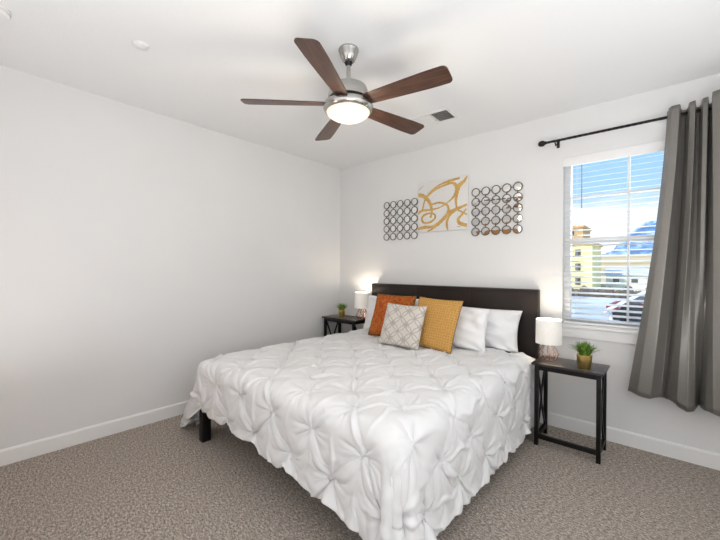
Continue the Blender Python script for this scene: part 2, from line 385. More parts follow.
# ---- curtain rod + curtain
RY = -.10; RZ = 2.478
rod = thing('curtain_rod', 'black twisted metal curtain rod with round finial above the window', 'curtain rod', (2.575, 0, RZ))
def f_tw(g, b):
    X, Y_, Z_ = g.xyz(g.coord()); 
    s = g.m('SINE', g.m('ADD', g.m('MULTIPLY', X, 160), g.m('MULTIPLY', g.m('ARCTAN2', g.m('SUBTRACT', Y_, RY), Z_), 2)))
    g.set(b.inputs['Normal'], g.bump(s, .8, .004))
M['rod'] = mat('twisted_black_rod', (.014, .012, .011), .35, .5, fn=f_tw)
bm = nb(); tube(bm, [(.02, RY, 0), (.5, RY, 0), (1.0, RY, 0), (1.74, RY, 0)], .0105, 14); obj('rod', bm, 'rod', rod, 50)
for s, x in ((-1, .0), (1, 1.76)):
    bm = nb(); lathe(bm, [(.0, -.032), (.012, -.030), (.022, -.020), (.026, 0), (.022, .016), (.013, .024), (.015, .03), (.011, .036)] if s < 0 else [(.011, -.036), (.015, -.03), (.013, -.024), (.022, -.016), (.026, 0), (.022, .02), (.0, .032)], 20, (x, RY, 0), axis='X')
    obj('finial', bm, 'dark_metal', rod, 50)
for x in (.105, 1.66):
    bm = nb(); bx(bm, (x-.012, -.006, -.035), (x+.012, 0, .035), bev=.002); tube(bm, [(x, -.004, -.022), (x, RY+.02, -.024), (x, RY+.005, -.028), (x, RY-.014, -.02), (x, RY-.018, .004)], .005, 8)
    tube(bm, [(x, RY, -.024), (x, RY, -.045)], .004, 8)
    obj('bracket', bm, 'dark_metal', rod, 40)

def interp(tab, u):
    for (a, *p), (b, *q) in zip(tab, tab[1:]):
        if u <= b:
            k = (u-a)/(b-a) if b > a else 0; k = k*k*(3-2*k)
            return [x+(y-x)*k for x, y in zip(p, q)]
    return list(tab[-1][1:])
# s, x_top, y_top, x_bottom, y_bottom
fold = [(0, 3.405, -.105, 3.195, -.09), (.07, 3.43, -.15, 3.25, -.165), (.14, 3.47, -.155, 3.32, -.185), (.20, 3.485, -.075, 3.375, -.125), (.26, 3.505, -.06, 3.405, -.06),
        (.32, 3.525, -.145, 3.43, -.10), (.37, 3.55, -.16, 3.47, -.17), (.42, 3.56, -.07, 3.515, -.185), (.46, 3.575, -.065, 3.55, -.155), (.51, 3.59, -.165, 3.572, -.10), (.555, 3.612, -.175, 3.585, -.095),
        (.60, 3.622, -.075, 3.598, -.15), (.64, 3.635, -.09, 3.615, -.205), (.69, 3.63, -.24, 3.65, -.25), (.76, 3.68, -.27, 3.70, -.275), (.82, 3.75, -.22, 3.76, -.22), (.86, 3.77, -.07, 3.78, -.10), (.93, 3.84, -.17, 3.85, -.17), (1, 3.92, -.09, 3.92, -.09)]
cu = tag(bpy.data.objects.new('curtain', None), 'silver grey satin curtain panel with deep folds hanging beside the window', 'curtain'); C.objects.link(cu); cu.location = (3.5, 0, .44)
bm = nb(); NS, NT = 200, 46; ZT = 2.522; rows = []
for j in range(NT+1):
    t = j/NT; row = []
    for i in range(NS+1):
        s = i/NS; xt, yt, xb, yb = interp(fold, s)
        e = t**1.35
        x = xt+(xb-xt)*e; y = yt+(yb-yt)*t
        y += .010*math.sin(s*31+t*3)*t; x += .006*math.sin(s*19+5*t)*t
        y = min(y-.0, -.035) if WZ0-.1 < 2.5-t*2.06 else min(y, -.03)
        zb = .455-.035*math.exp(-((s-.42)/.07)**2)-.012*s+.006*math.sin(s*40)
        zt = ZT+(.012 if yt < -.12 else -.006)*1
        z = zt+(zb-zt)*t
        row.append(bm.verts.new((x-3.5, y, z-.44)))
    rows.append(row)
for A, B in zip(rows, rows[1:]):
    for i in range(NS): bm.faces.new((A[i], B[i], B[i+1], A[i+1]))
pn = obj('panel', bm, 'curtain', cu, 180)
md = pn.modifiers.new('solid', 'SOLIDIFY'); md.thickness = .0025; md.offset = 0
bm = nb()
pts = []
for i in range(0, NS+1, 2):
    s = i/NS; xt, yt, xb, yb = interp(fold, s); 
    x = xb+.006*math.sin(s*19+5); y = min(yb+.010*math.sin(s*31+3), -.03); zb = .455-.035*math.exp(-((s-.42)/.07)**2)-.012*s+.006*math.sin(s*40)
    pts.append((x-3.5, y, zb-.44+.001))
tube(bm, pts, .0035, 6); obj('hem', bm, 'curtain', cu, 60)

# ================================================================ CEILING THINGS
fan = thing('ceiling_fan', 'five-blade walnut ceiling fan with lit frosted bowl and nickel housing', 'ceiling fan', (1.915, -1.872, H))
bm = nb(); lathe(bm, [(.062, 0), (.064, -.010), (.061, -.016), (.054, -.042), (.040, -.072), (.028, -.082), (.013, -.085)], 40, cap0=True); obj('canopy', bm, 'nickel', fan, 35)
bm = nb(); lathe(bm, [(.026, -.080), (.020, -.098), (.0125, -.104)], 24); obj('ball_joint', bm, 'dark_metal', fan, 40)
bm = nb(); tube(bm, [(0, 0, -.09), (0, 0, -.26)], .0125, 18); obj('downrod', bm, 'nickel', fan, 50)
hz = -.330     # blade height
bm = nb(); lathe(bm, [(.0, .108), (.05, .106), (.09, .101), (.112, .090), (.122, .068), (.127, .035), (.128, .012), (.122, .010)], 56, (0, 0, hz)); obj('motor_dome', bm, 'nickel', fan, 35)
bm = nb(); lathe(bm, [(.121, .012), (.121, -.012)], 56, (0, 0, hz)); obj('groove', bm, 'dark_metal', fan, 35)
bm = nb(); lathe(bm, [(.122, -.010), (.140, -.010), (.150, -.016), (.157, -.030), (.155, -.046), (.145, -.060), (.136, -.065)], 56, (0, 0, hz)); obj('light_housing', bm, 'nickel', fan, 35)
bm = nb(); lathe(bm, [(.137, -.060), (.135, -.068), (.124, -.082), (.102, -.096), (.070, -.107), (.036, -.112), (.001, -.113)], 56, (0, 0, hz)); obj('light_bowl', bm, 'bowl', fan, 60)
blade_me = None
for k in range(5):
    a = R(8+72*k)
    if blade_me is None:
        bm = nb(); L0, L1 = .125, .655; outline = []
        def hwid(r): return .043+.022*min(1, max(0, (r-L0)/.40))**.8
        N = 14; top = []
        for i in range(N+1):
            r = L0+(L1-.03-L0)*i/N; top.append((r, hwid(r)))
        w_ = hwid(L1)
        for i in range(1, 7):
            q = i/6*PI/2; top.append((L1-.03+.03*math.sin(q), w_-.03+.03*math.cos(q)))
        poly = top+[(x, -y) for x, y in reversed(top)]
        prism(bm, poly, 'Z', -.003, .003)
        bmesh.ops.rotate(bm, verts=bm.verts, cent=(0, 0, 0), matrix=Matrix.Rotation(R(-13), 3, 'X'))
        b = obj('blade', bm, 'walnut', fan); blade_me = b.data
    else:
        b = bpy.data.objects.new('blade', blade_me); C.objects.link(b); b.parent = fan
    b.location = (0, 0, hz-.014); b.rotation_euler = (0, 0, a)
def point(name, loc, e, col, r=.04):
    d = bpy.data.lights.new(name, 'POINT'); d.energy = e; d.color = col; d.shadow_soft_size = r
    o = bpy.data.objects.new(name, d); C.objects.link(o); o.location = loc; return o
point('fan_lamp', (1.915, -1.872, H+hz-.26), 7, (1, .86, .66), .09)

vt = thing('ceiling_vent', 'white two-way ceiling air register, one louver bank looking dark', 'vent', (1.82, -.64, H), R(3))
bm = nb(); bx(bm, (-.18, -.125, -.006), (.18, -.095, 0), bev=.002); bx(bm, (-.18, .095, -.006), (.18, .125, 0), bev=.002); bx(bm, (-.18, -.095, -.006), (-.155, .095, 0)); bx(bm, (.155, -.095, -.006), (.18, .095, 0)); bx(bm, (-.006, -.095, -.006), (.006, .095, 0))
obj('frame', bm, 'white_plastic', vt)
boxobj('duct_backing', (-.155, -.095, -.0012), (.155, .095, -.0004), 'vent_dark', vt)
for k in range(26):
    x = -.149+k*.0119
    if abs(x) < .008: continue
    tl = .0042*(1 if x < 0 else -1)
    bm = nb(); prism(bm, [(x-tl, -.0105), (x-tl+.0012, -.0105), (x+tl+.0012, -.0016), (x+tl, -.0016)], 'Y', -.094, .094); obj('louver', bm, 'white_plastic', vt)
bm = nb(); lathe(bm, [(.0, -.016), (.034, -.015), (.040, -.010), (.041, -.004), (.046, -.003), (.047, 0)], 36); sp = obj('sprinkler_cover', bm, 'white_plastic', None, 40, loc=(.975, -2.745, H)); tag(sp, 'small round white sprinkler cover on the ceiling above the left wall', 'sprinkler cover')
sm = thing('smoke_detector', 'round white smoke detector at the upper left ceiling corner of the photo', 'smoke detector', (.73, -3.36, H))
bm = nb(); lathe(bm, [(.062, 0), (.064, -.01), (.060, -.014)], 36); obj('base_ring', bm, 'white_plastic', sm, 40)
bm = nb(); lathe(bm, [(.058, -.014), (.056, -.030), (.048, -.036), (.0, -.038)], 36); obj('cover', bm, 'white_plastic', sm, 30)

# ================================================================ WALL ART
cv = thing('canvas_painting', 'square white canvas painted with looping ochre gold brush strokes', 'painting', (1.56, 0, 2.065))
CW, CH = .595, .555
bm = nb(); bx(bm, (-CW/2, -.025, -CH/2), (CW/2, -.001, CH/2), bev=.003); obj('canvas', bm, 'canvas', cv, 30)
def stroke(pts, wds, mt='gold_paint', name='brush_stroke', d=.0262):
    """flat ribbon of paint on the canvas, from points in 0..1 canvas units"""
    P = []
    n = len(pts)
    for i in range(n-1):
        p0 = pts[max(i-1, 0)]; p1 = pts[i]; p2 = pts[i+1]; p3 = pts[min(i+2, n-1)]
        for k in range(8):
            t = k/8
            q = [.5*((2*p1[c])+(-p0[c]+p2[c])*t+(2*p0[c]-5*p1[c]+4*p2[c]-p3[c])*t*t+(-p0[c]+3*p1[c]-3*p2[c]+p3[c])*t**3) for c in (0, 1)]
            w_ = wds[i]+(wds[i+1]-wds[i])*t; P.append((q[0], q[1], w_))
    P.append((*pts[-1], wds[-1]))
    bm = nb(); prev = None
    for i, (x, y, w_) in enumerate(P):
        a = P[max(i-1, 0)]; b = P[min(i+1, len(P)-1)]; tx, ty = b[0]-a[0], b[1]-a[1]; l = math.hypot(tx, ty) or 1; nx, ny = -ty/l, tx/l
        w_ *= 1+.12*math.sin(i*1.7)
        def V(sg, dep):
            u = min(.995, max(.005, x+nx*w_*sg)); v = min(.995, max(.005, y+ny*w_*sg))
            return bm.verts.new(((u-.5)*CW, -dep, (.5-v)*CH))
        cur = (V(-1, d-.001), V(-.8, d), V(.8, d), V(1, d-.001))
        if prev:
            for k in range(3): bm.faces.new((prev[k], prev[k+1], cur[k+1], cur[k]))
        prev = cur
    obj(name, bm, mt, cv)
# canvas units: x 0..1 left to right, y 0..1 top to bottom
S = [
 ([(.0, .23), (.10, .26), (.20, .34), (.27, .46), (.30, .60), (.27, .72)], [.03, .03, .028, .022, .018, .016]),
 ([(.99, .01), (.93, .10), (.84, .17), (.80, .32), (.78, .45), (.80, .60)], [.01, .022, .034, .022, .02, .012]),
 ([(.22, .28), (.36, .18), (.55, .12), (.72, .10), (.80, .22), (.74, .36), (.62, .46), (.45, .54), (.25, .56), (.08, .56), (.0, .62)], [.010, .014, .014, .018, .03, .016, .010, .010, .014, .02, .018]),
 ([(.85, .03), (.65, .05), (.45, .10), (.28, .20), (.17, .32), (.12, .46), (.10, .56)], [.014, .018, .014, .014, .012, .012, .014]),
 ([(.0, .925), (.15, .90), (.32, .90), (.50, .80), (.66, .66), (.82, .60), (.99, .54)], [.02, .026, .018, .024, .030, .022, .014]),
 ([(.30, .46), (.45, .44), (.60, .50), (.64, .60), (.58, .73), (.46, .84), (.32, .94), (.20, .995)], [.012, .014, .016, .018, .022, .024, .014, .010]),
 ([(.36, .66), (.26, .63), (.13, .66), (.09, .74), (.14, .81), (.26, .81), (.36, .75), (.37, .68), (.33, .64)], [.012, .014, .016, .016, .016, .016, .014, .012, .010]),
 ([(.80, .62), (.68, .70), (.62, .80), (.61, .90), (.63, .99)], [.012, .014, .018, .016, .01]),
 ([(.80, .62), (.88, .66), (.99, .73)], [.008, .012, .010]),
 ([(.98, .62), (.90, .72), (.83, .80), (.86, .88), (.99, .93)], [.008, .014, .02, .026, .024]),
]
for i_, (a_, b_) in enumerate(S): stroke(a_, [q_*1.3 for q_ in b_], d=.0262+.0005*i_)
stroke([(.0, .14), (.06, .10), (.12, .06)], [.004, .005, .003], 'pen', 'pen_line')
stroke([(.80, .945), (.83, .94), (.87, .945)], [.004, .006, .004], 'pen', 'signature')
def mirror_grid(name, label, cat, x0, x1, z0, z1, mrk):
    t = thing(name, label, cat, ((x0+x1)/2, 0, (z0+z1)/2), 0, 'round mirror wall art')
    nx = 5; px = (x1-x0)/4; pz = (z1-z0)/4; r = .043
    def link(me, dx, dz, loc):
        if me is None:
            bm = nb(); bx(bm, (-dx, -.016, -dz), (dx, -.008, dz)); o = obj('connector', bm, 'bronze', t)
        else: o = bpy.data.objects.new('connector', me); C.objects.link(o); o.parent = t
        o.location = loc; return o.data
    mh = mv = None
    for i in range(5):
        for j in range(5):
            X = (i-2)*px; Z = (j-2)*pz
            if i < 4: mh = link(mh, px/2-r, .004, (X+px/2, 0, Z))
            if j < 4: mv = link(mv, .004, pz/2-r, (X, 0, Z+pz/2))
    rm = dm = None
    for i in range(5):
        for j in range(5):
            X = (i-2)*px; Z = (j-2)*pz
            if rm is None:
                bm = nb(); lathe(bm, [(r-.008, -.002), (r, -.002), (r+.001, -.012), (r-.002, -.017), (r-.006, -.017), (r-.008, -.014)], 32, axis='Y'); o = obj('ring', bm, 'bronze', t, 40); rm = o.data
                bm = nb(); lathe(bm, [(r-.0075, -.0115), (.0005, -.012)], 32, axis='Y', cap0=True, cap1=True); q = obj('mirror_disc', bm, 'mirror', t); dm = q.data
            else:
                o = bpy.data.objects.new('ring', rm); C.objects.link(o); o.parent = t
                q = bpy.data.objects.new('mirror_disc', dm); C.objects.link(q); q.parent = t
            o.location = (X, 0, Z); q.location = (X, 0, Z)
    return t
mirror_grid('mirror_wall_art', 'left wall art of twenty-five small round mirrors in dark rings', 'wall art', .805, 1.205, 1.765, 2.15, 0)
mirror_grid('mirror_wall_art', 'right wall art of twenty-five ringed mirrors beside the gold painting, nearest the window', 'wall art', 1.935, 2.345, 1.755, 2.155, 0)

# ================================================================ BED
BX0, BX1, BYF = .665, 2.565, -2.13
bed = thing('bed', 'king bed with dark brown upholstered headboard and black frame', 'bed', ((BX0+BX1)/2, -1.1, 0))
def B(x, y, z): return (x-(BX0+BX1)/2, y+1.1, z)
bm = nb(); bx(bm, B(.640, -.095, .10), B(2.550, -.022, 1.197), bev=.012); hb = obj('headboard', bm, 'leather', bed, 40)
for xs in (.652+.02, 1.29, 1.92, 2.557-.02):
    bm = nb(); tube(bm, [B(xs, -.0965, .12), B(xs, -.0965, 1.175)], .0022, 6); obj('seam', bm, 'leather', hb, 60)
bm = nb(); tube(bm, [B(.67, -.0965, 1.172), B(2.54, -.0965, 1.172)], .0022, 6); obj('seam', bm, 'leather', hb, 60)
for x in (.68, 2.50):
    bm = nb(); bx(bm, B(x, -.085, 0), B(x+.05, -.03, .10)); obj('headboard_leg', bm, 'black', bed)
RZ0, RZ1 = .245, .345
bm = nb(); bx(bm, B(.70, -2.205, RZ0), B(2.50, -2.165, RZ1), bev=.003); obj('foot_rail', bm, 'black', bed, 30)
for x in (.68, 2.505):
    bm = nb(); bx(bm, B(x, -2.165, RZ0), B(x+.035, -.095, RZ1), bev=.003); obj('side_rail', bm, 'black', bed, 30)
bm = nb(); bx(bm, B(1.59, -2.165, .25), B(1.64, -.095, .30)); obj('center_rail', bm, 'black', bed)
for k in range(12):
    y = -2.05+k*.17; bm = nb(); bx(bm, B(.715, y, .301), B(2.505, y+.07, .32)); obj('slat', bm, 'black', bed)
for x, y in ((.634, -2.214), (2.50, -2.214)):
    bm = nb(); bx(bm, B(x, y, 0), B(x+.066, y+.066, .335), bev=.004); obj('leg', bm, 'black', bed, 30)
for x, y in ((.68, -1.24), (2.48, -1.24), (1.59, -1.24)):
    bm = nb(); bx(bm, B(x, y, 0), B(x+.05, y+.05, .26), bev=.003); obj('leg', bm, 'black', bed, 30)
bm = nb(); bx(bm, (BX0+.01, BYF-.01, .338), (BX1-.01, -.105, .610), bev=.05)
mt = obj('mattress', bm, 'sheet', None, 60); tag(mt, 'thick white sheeted mattress showing beside the headboard under the comforter', 'mattress')
RELIEF = (0.022, 0.0125, 0.0150, 0.014)
def drape_comforter():
    """small position-based cloth solver: a pin-tucked cover falls over the mattress"""
    import numpy as np
    rs = np.random.RandomState(4)
    x0, x1 = 0.665-0.44, 2.565+0.40          # flat extent across the bed
    yh = -0.30                               # head hem
    NU, NV = 206, 190
    k = 1.10                                 # extra cloth taken up by the tucks
    s = np.linspace(0, 1, NU)[None, :]; t = np.linspace(0, 1, NV)[:, None]
    foot = 2.13+0.285+0.16*s**1.4
    fx = (x0+(x1-x0)*s)+0*t
    fy = yh-(foot+yh)*t
    rx, ry = fx*k, fy*k
    rest = np.stack([rx, ry, 0*rx], -1)
    # diamond lattice of tucks in rest coordinates
    a, b = 0.37, 0.2
    pts = []
    j = 0; y = ry.max()-0.10
    while y > ry.min()+0.03:
        x = rx.min()+0.10+(a/2 if j % 2 else 0)
        while x < rx.max()-0.04:
            pts.append((x+rs.uniform(-.008, .008), y+rs.uniform(-.008, .008))); x += a
        y -= b; j += 1
    pts = np.array(pts)
    R = rest[..., :2].reshape(-1, 2)
    dd = np.sqrt(((R[:, None, :]-pts[None])**2).sum(-1))
    near = dd.argmin(1); dm = dd.min(1)
    rp = 0.034
    sel = np.where(dm < rp)[0]; grp = near[sel]
    cnt = np.bincount(grp, minlength=len(pts)).astype(float)[:, None]
    puff = (0.024*(1-np.exp(-(dm/0.085)**2))).reshape(NV, NU)
    dmg = dm.reshape(NV, NU)
    P = np.stack([fx, fy, 0.72+puff*1.5+rs.uniform(-.003, .003, fx.shape)], -1)
    # low-frequency buckles so that the slack does not fold on the grid
    P[..., 2] += 0.006*np.sin(fx*23+3*np.sin(fy*7))*np.cos(fy*19+2*np.sin(fx*6))
    Q = P.copy()
    def L(A, B): return np.sqrt(((A-B)**2).sum(-1))
    def pairs(di, dj):
        out = []
        ni, nj = NV-di, NU-abs(dj)
        for ph in (0, 1):
            if di: sl = slice(ph*di, ni)     # rows, alternate blocks of di
            I = np.arange(ni); J = np.arange(nj)
            if di and not dj: I = I[(I//di) % 2 == ph]
            elif dj and not di: J = J[(J//abs(dj)) % 2 == ph]
            else: I = I[I % 2 == ph]
            if dj >= 0: A = (I[:, None], J[None]); B = (I[:, None]+di, J[None]+dj)
            else: A = (I[:, None], J[None]-dj); B = (I[:, None]+di, J[None])
            out.append((A, B, L(rest[A], rest[B])))
        return out
    CS = [(c, 1.0) for c in pairs(1, 0)+pairs(0, 1)]+[(c, 0.35) for c in pairs(1, 1)+pairs(1, -1)]
    CL = [c for c in pairs(5, 0)+pairs(0, 5)+pairs(14, 0)+pairs(0, 14)+pairs(35, 0)+pairs(0, 35)]   # only resist stretching
    CB = [(c, 0.10) for c in pairs(3, 0)+pairs(0, 3)]
    lo = np.array([0.64, -2.215, -1.0]); hi = np.array([2.565, 0.5, 0.625]); rr = 0.07
    c0 = lo+rr; c1 = hi-rr
    dt = 1/50.; g = np.array([0, 0, -2.2])
    steps = 130
    for n in range(steps):
        V = (P-Q)*0.965
        sp = np.sqrt((V**2).sum(-1, keepdims=True)); V *= np.minimum(1, 0.03/np.maximum(sp, 1e-9))
        Q = P.copy()
        P = P+V+g*dt*dt
        pin = min(1.0, n/60.)
        for it in range(7):
            for (A, B, l0), w in CS+(CB if it % 3 == 0 else []):
                d = P[B]-P[A]; l = np.sqrt((d**2).sum(-1)); 
                e = (l-l0)/np.maximum(l, 1e-9)*0.5*w
                if w < 0.2: e = np.where(l < l0, e, 0)
                d *= e[..., None]
                P[A] += d; P[B] -= d
            for A, B, l0 in CL:
                d = P[B]-P[A]; l = np.sqrt((d**2).sum(-1)); e = np.maximum(l-l0, 0)/np.maximum(l, 1e-9)*0.5
                d *= e[..., None]; P[A] += d; P[B] -= d
            F = P.reshape(-1, 3)
            X = F[sel]
            cen = np.stack([np.bincount(grp, X[:, i], minlength=len(pts)) for i in range(3)], -1)/cnt
            F[sel] = X+(cen[grp]-X)*(0.6*pin)
            # collision with the made bed (rounded box)
            q = np.clip(P, c0, c1); d = P-q; l = np.sqrt((d**2).sum(-1))
            need = rr+0.008+puff*0.5
            hit = (l < need) & (l > 1e-9)
            f = np.where(hit, need/np.maximum(l, 1e-9), 1.0)[..., None]
            f2 = np.where((~hit) & (dmg < 0.04) & (l < rr+0.10), 1-0.12*pin*(l-need)/np.maximum(l, 1e-9), 1.0)[..., None]
            P = q+d*f*f2
        P[..., 2] = np.maximum(P[..., 2], 0.03)
        P[..., 1] = np.minimum(P[..., 1], -0.16)
        Q = np.where(hit[..., None], Q+(P-Q)*0.45, Q)
    # light smoothing
    for _ in range(2):
        M = P.copy()
        M[1:-1, 1:-1] = (P[:-2, 1:-1]+P[2:, 1:-1]+P[1:-1, :-2]+P[1:-1, 2:])/4
        P = P*0.6+M*0.4
    # the left foot corner has been kicked outward
    w = np.exp(-((s/.17)**2+((1-t)/.15)**2))*np.clip((0.6-P[..., 2])/.35, 0, 1)
    P[..., 0] -= .32*w; P[..., 1] += .02*w
    # refine the grid twice and add the stitched relief: pillowed diamonds, creases and starred tucks
    def up(A):
        def mid(A):
            B = np.empty((2*A.shape[0]-1,)+A.shape[1:]); B[::2] = A
            E = np.concatenate([A[:1]*2-A[1:2], A, A[-1:]*2-A[-2:-1]])
            B[1::2] = (-E[:-3]+9*E[1:-2]+9*E[2:-1]-E[3:])/16
            return B
        return mid(mid(A).swapaxes(0, 1)).swapaxes(0, 1)
    P = up(P); Rr = up(rest)[..., :2]
    du = np.gradient(P, axis=1); dv = np.gradient(P, axis=0)
    N = np.cross(dv, du); N /= np.maximum(np.sqrt((N**2).sum(-1, keepdims=True)), 1e-9)
    if N[40, 200, 2] < 0: N = -N
    F = Rr.reshape(-1, 2)
    d1 = np.full(len(F), 9.0); id1 = np.zeros(len(F), int)
    for c in range(0, len(pts)):
        d = np.sqrt(((F-pts[c])**2).sum(-1)); m = d < d1; d1[m] = d[m]; id1[m] = c
    X, Y = F[:, 0], F[:, 1]
    ang = np.arctan2(Y-pts[id1, 1], X-pts[id1, 0])
    ph = rs.uniform(0, 6.28, len(pts)); ph2 = rs.uniform(0, 6.28, len(pts)); st = rs.uniform(.7, 1.25, len(pts))
    h = RELIEF[0]*(1-np.exp(-(d1/0.09)**1.6))
    rad = (np.abs(np.sin(ang*3.5+ph[id1]))**1.5-.4)*.6+(np.abs(np.sin(ang*5+ph2[id1]+.6*np.sin(ang)))-.5)*.5
    h += RELIEF[1]*st[id1]*rad*(d1/0.03)*np.exp(1-d1/0.03)*.8+RELIEF[1]*.45*rad*np.exp(-((d1-.09)/.05)**2)
    fine = np.abs(np.sin(ang*8+3*ph2[id1]+1.5*np.sin(ang*2+ph[id1])))**2-.5
    h += .0042*fine*(d1/0.028)*np.exp(1-d1/0.028)+.0016*fine*np.exp(-((d1-.10)/.045)**2)
    # creases joining neighbouring tucks along the diagonals
    xo, yo = pts[0]
    wx = X-xo+.010*np.sin(Y*17+2*np.sin(X*5))+.005*np.sin(Y*41+X*13); wy = Y-yo+.010*np.sin(X*15+2*np.sin(Y*6))
    for sg in (1, -1):
        q = wx/a+sg*wy/(2*b); fr = (q-np.round(q))*.27
        strength = .55+.45*np.sin(np.round(q)*2.3+sg+X*3+Y*4.1)
        h += RELIEF[2]*strength*(np.exp(-(np.abs(fr)/.008))-.6*np.exp(-((fr-.019)/.011)**2))
    # lengthwise rumples
    fr = (wx/a*2-np.round(wx/a*2))*a/2
    h += RELIEF[3]*(.5+.5*np.sin(Y*9+np.round(wx/a*2)*1.7))*np.exp(-((fr+.01*np.sin(Y*23))/.012)**2)
    h += .0022*np.sin(X*31+3*np.sin(Y*11))*np.sin(Y*27+2*np.sin(X*9))
    P = P+N*h.reshape(P.shape[:2])[..., None]
    P[..., 2] = np.maximum(P[..., 2], 0.02)
    near_table = (P[..., 1] > -.54) & (P[..., 0] > 2.590)
    P[..., 0] = np.where(near_table, 2.590+.012*np.tanh((P[..., 0]-2.590)/.03), P[..., 0])
    return P
P_ = drape_comforter()
NVc, NUc = P_.shape[:2]
me = bpy.data.meshes.new('comforter')
flat = P_.reshape(-1, 3)
faces = [(i*NUc+j, (i+1)*NUc+j, (i+1)*NUc+j+1, i*NUc+j+1) for i in range(NVc-1) for j in range(NUc-1)]
me.from_pydata(flat.tolist(), [], faces); me.materials.append(M['cotton'])
for p in me.polygons: p.use_smooth = True
co = bpy.data.objects.new('comforter', me); C.objects.link(co)
md = co.modifiers.new('solid', 'SOLIDIFY'); md.thickness = .006; md.offset = 0
tag(co, 'white pin-tucked comforter draped over the king bed', 'comforter')

# ---- pillows and cushions
def cushion(name, w, h, d, m, base, yaw, lean, roll=0, piping=None, seed=0, pinch=.06, wr=.004, bend=0):
    """soft cushion standing on its lower edge; base = middle of the lower edge"""
    rs = random.Random(seed); N = 40; bm = nb(); uv = bm.loops.layers.uv.new('uv')
    ph = [rs.uniform(0, 6) for _ in range(8)]
    def P(i, j, s):
        u = i/N*2-1; v = j/N*2-1
        au, av = abs(u), abs(v)
        e = max(0, 1-au**2.6)**.5*max(0, 1-av**2.6)**.5
        th = d/2*e**.85
        kx = 1-pinch*(1-av**2)*0.9*(au**3)*1.0; kz = 1-pinch*(1-au**2)*0.9*(av**3)
        x = u*w/2*kx; z = v*h/2*kz+h/2
        wn = wr*(math.sin(u*5+v*3+ph[0])+.8*math.sin(v*7-u*4+ph[1])+.6*math.sin(u*11+v*5+ph[2])+.5*math.sin(v*13+u*8+ph[3]))*e**.5
        # tension creases running from the corners
        r1 = math.sin(math.atan2(1.05-av, 1.05-au)*9+ph[4])*max(0, (au+av-1.0))*wr*1.6*e**.3
        return x, -s*th-s*(wn+r1)*(1 if s > 0 else .5)+bend*(u*u), z
    front = {}; back = {}
    for i in range(N+1):
        for j in range(N+1):
            edge = i in (0, N) or j in (0, N)
            front[i, j] = bm.verts.new(P(i, j, 1))
            back[i, j] = front[i, j] if edge else bm.verts.new(P(i, j, -1))
    for i in range(N):
        for j in range(N):
            for D, fl in ((front, 0), (back, 1)):
                q = [(i, j), (i+1, j), (i+1, j+1), (i, j+1)]
                if fl: q = q[::-1]
                try: f_ = bm.faces.new([D[k] for k in q])
                except ValueError: continue
                for lp, k in zip(f_.loops, q): lp[uv].uv = (k[0]/N, k[1]/N)
    bmesh.ops.recalc_face_normals(bm, faces=bm.faces)
    me = bpy.data.meshes.new(name); 
    edge_pts = [tuple(front[i, 0].co) for i in range(N)]+[tuple(front[N, j].co) for j in range(N)]+[tuple(front[i, N].co) for i in range(N, 0, -1)]+[tuple(front[0, j].co) for j in range(N, 0, -1)]
    bm.to_mesh(me); bm.free(); me.materials.append(M[m])
    for p in me.polygons: p.use_smooth = True
    o = bpy.data.objects.new(name, me); C.objects.link(o)
    o.location = base
    o.rotation_euler = (Matrix.Rotation(yaw, 3, 'Z') @ Matrix.Rotation(-lean, 3, 'X') @ Matrix.Rotation(roll, 3, 'Y')).to_euler()
    if piping:
        bm = nb(); tube(bm, edge_pts, .0032, 6, closed=True); obj('piping', bm, piping, o, 80)
    return o
cushion_list = [
 ('pillow', .84, .42, .15, 'sheet', (1.10, -.30, .655), 0, R(14), 0, None, 'white bed pillow at the far left against the headboard, mostly behind the rust cushion', 'pillow', 1, .09, .006),
 ('pillow', .84, .375, .15, 'sheet', (2.03, -.30, .655), R(2), R(14), R(1), None, 'white bed pillow leaning on the headboard nearest the right lamp', 'pillow', 2, .07, .013),
 ('pillow', .78, .385, .15, 'sheet', (1.86, -.49, .655), R(-2), R(16), 0, None, 'white bed pillow leaning behind the mustard cushion, in front of the rightmost pillow', 'pillow', 3, .07, .013),
 ('throw_pillow', .48, .47, .11, 'rust', (1.225, -.54, .662), R(6), R(22), R(1), 'piping', 'rust orange paisley throw cushion with brown border', 'cushion', 4, .05, .003),
 ('throw_pillow', .455, .48, .11, 'mustard', (1.812, -.725, .666), R(0), R(25), R(2), 'piping', 'mustard yellow waffle knit throw cushion', 'cushion', 5, .05, .002),
 ('throw_pillow', .43, .40, .11, 'geo', (1.58, -.855, .668), R(2), R(21), R(1), None, 'beige throw cushion with grey interlocking circle pattern in front of the others', 'cushion', 6, .05, .002),
]
for (nm, w_, h_, d_, m_, bs, yw, ln, rl, pp, lb, ct, sd, pc, wr) in cushion_list:
    o = cushion(nm, w_, h_, d_, m_, bs, yw, ln, rl, pp, sd, pc, wr); tag(o, lb, ct, 'white bed pillows' if nm == 'pillow' else 'throw cushions on the bed')

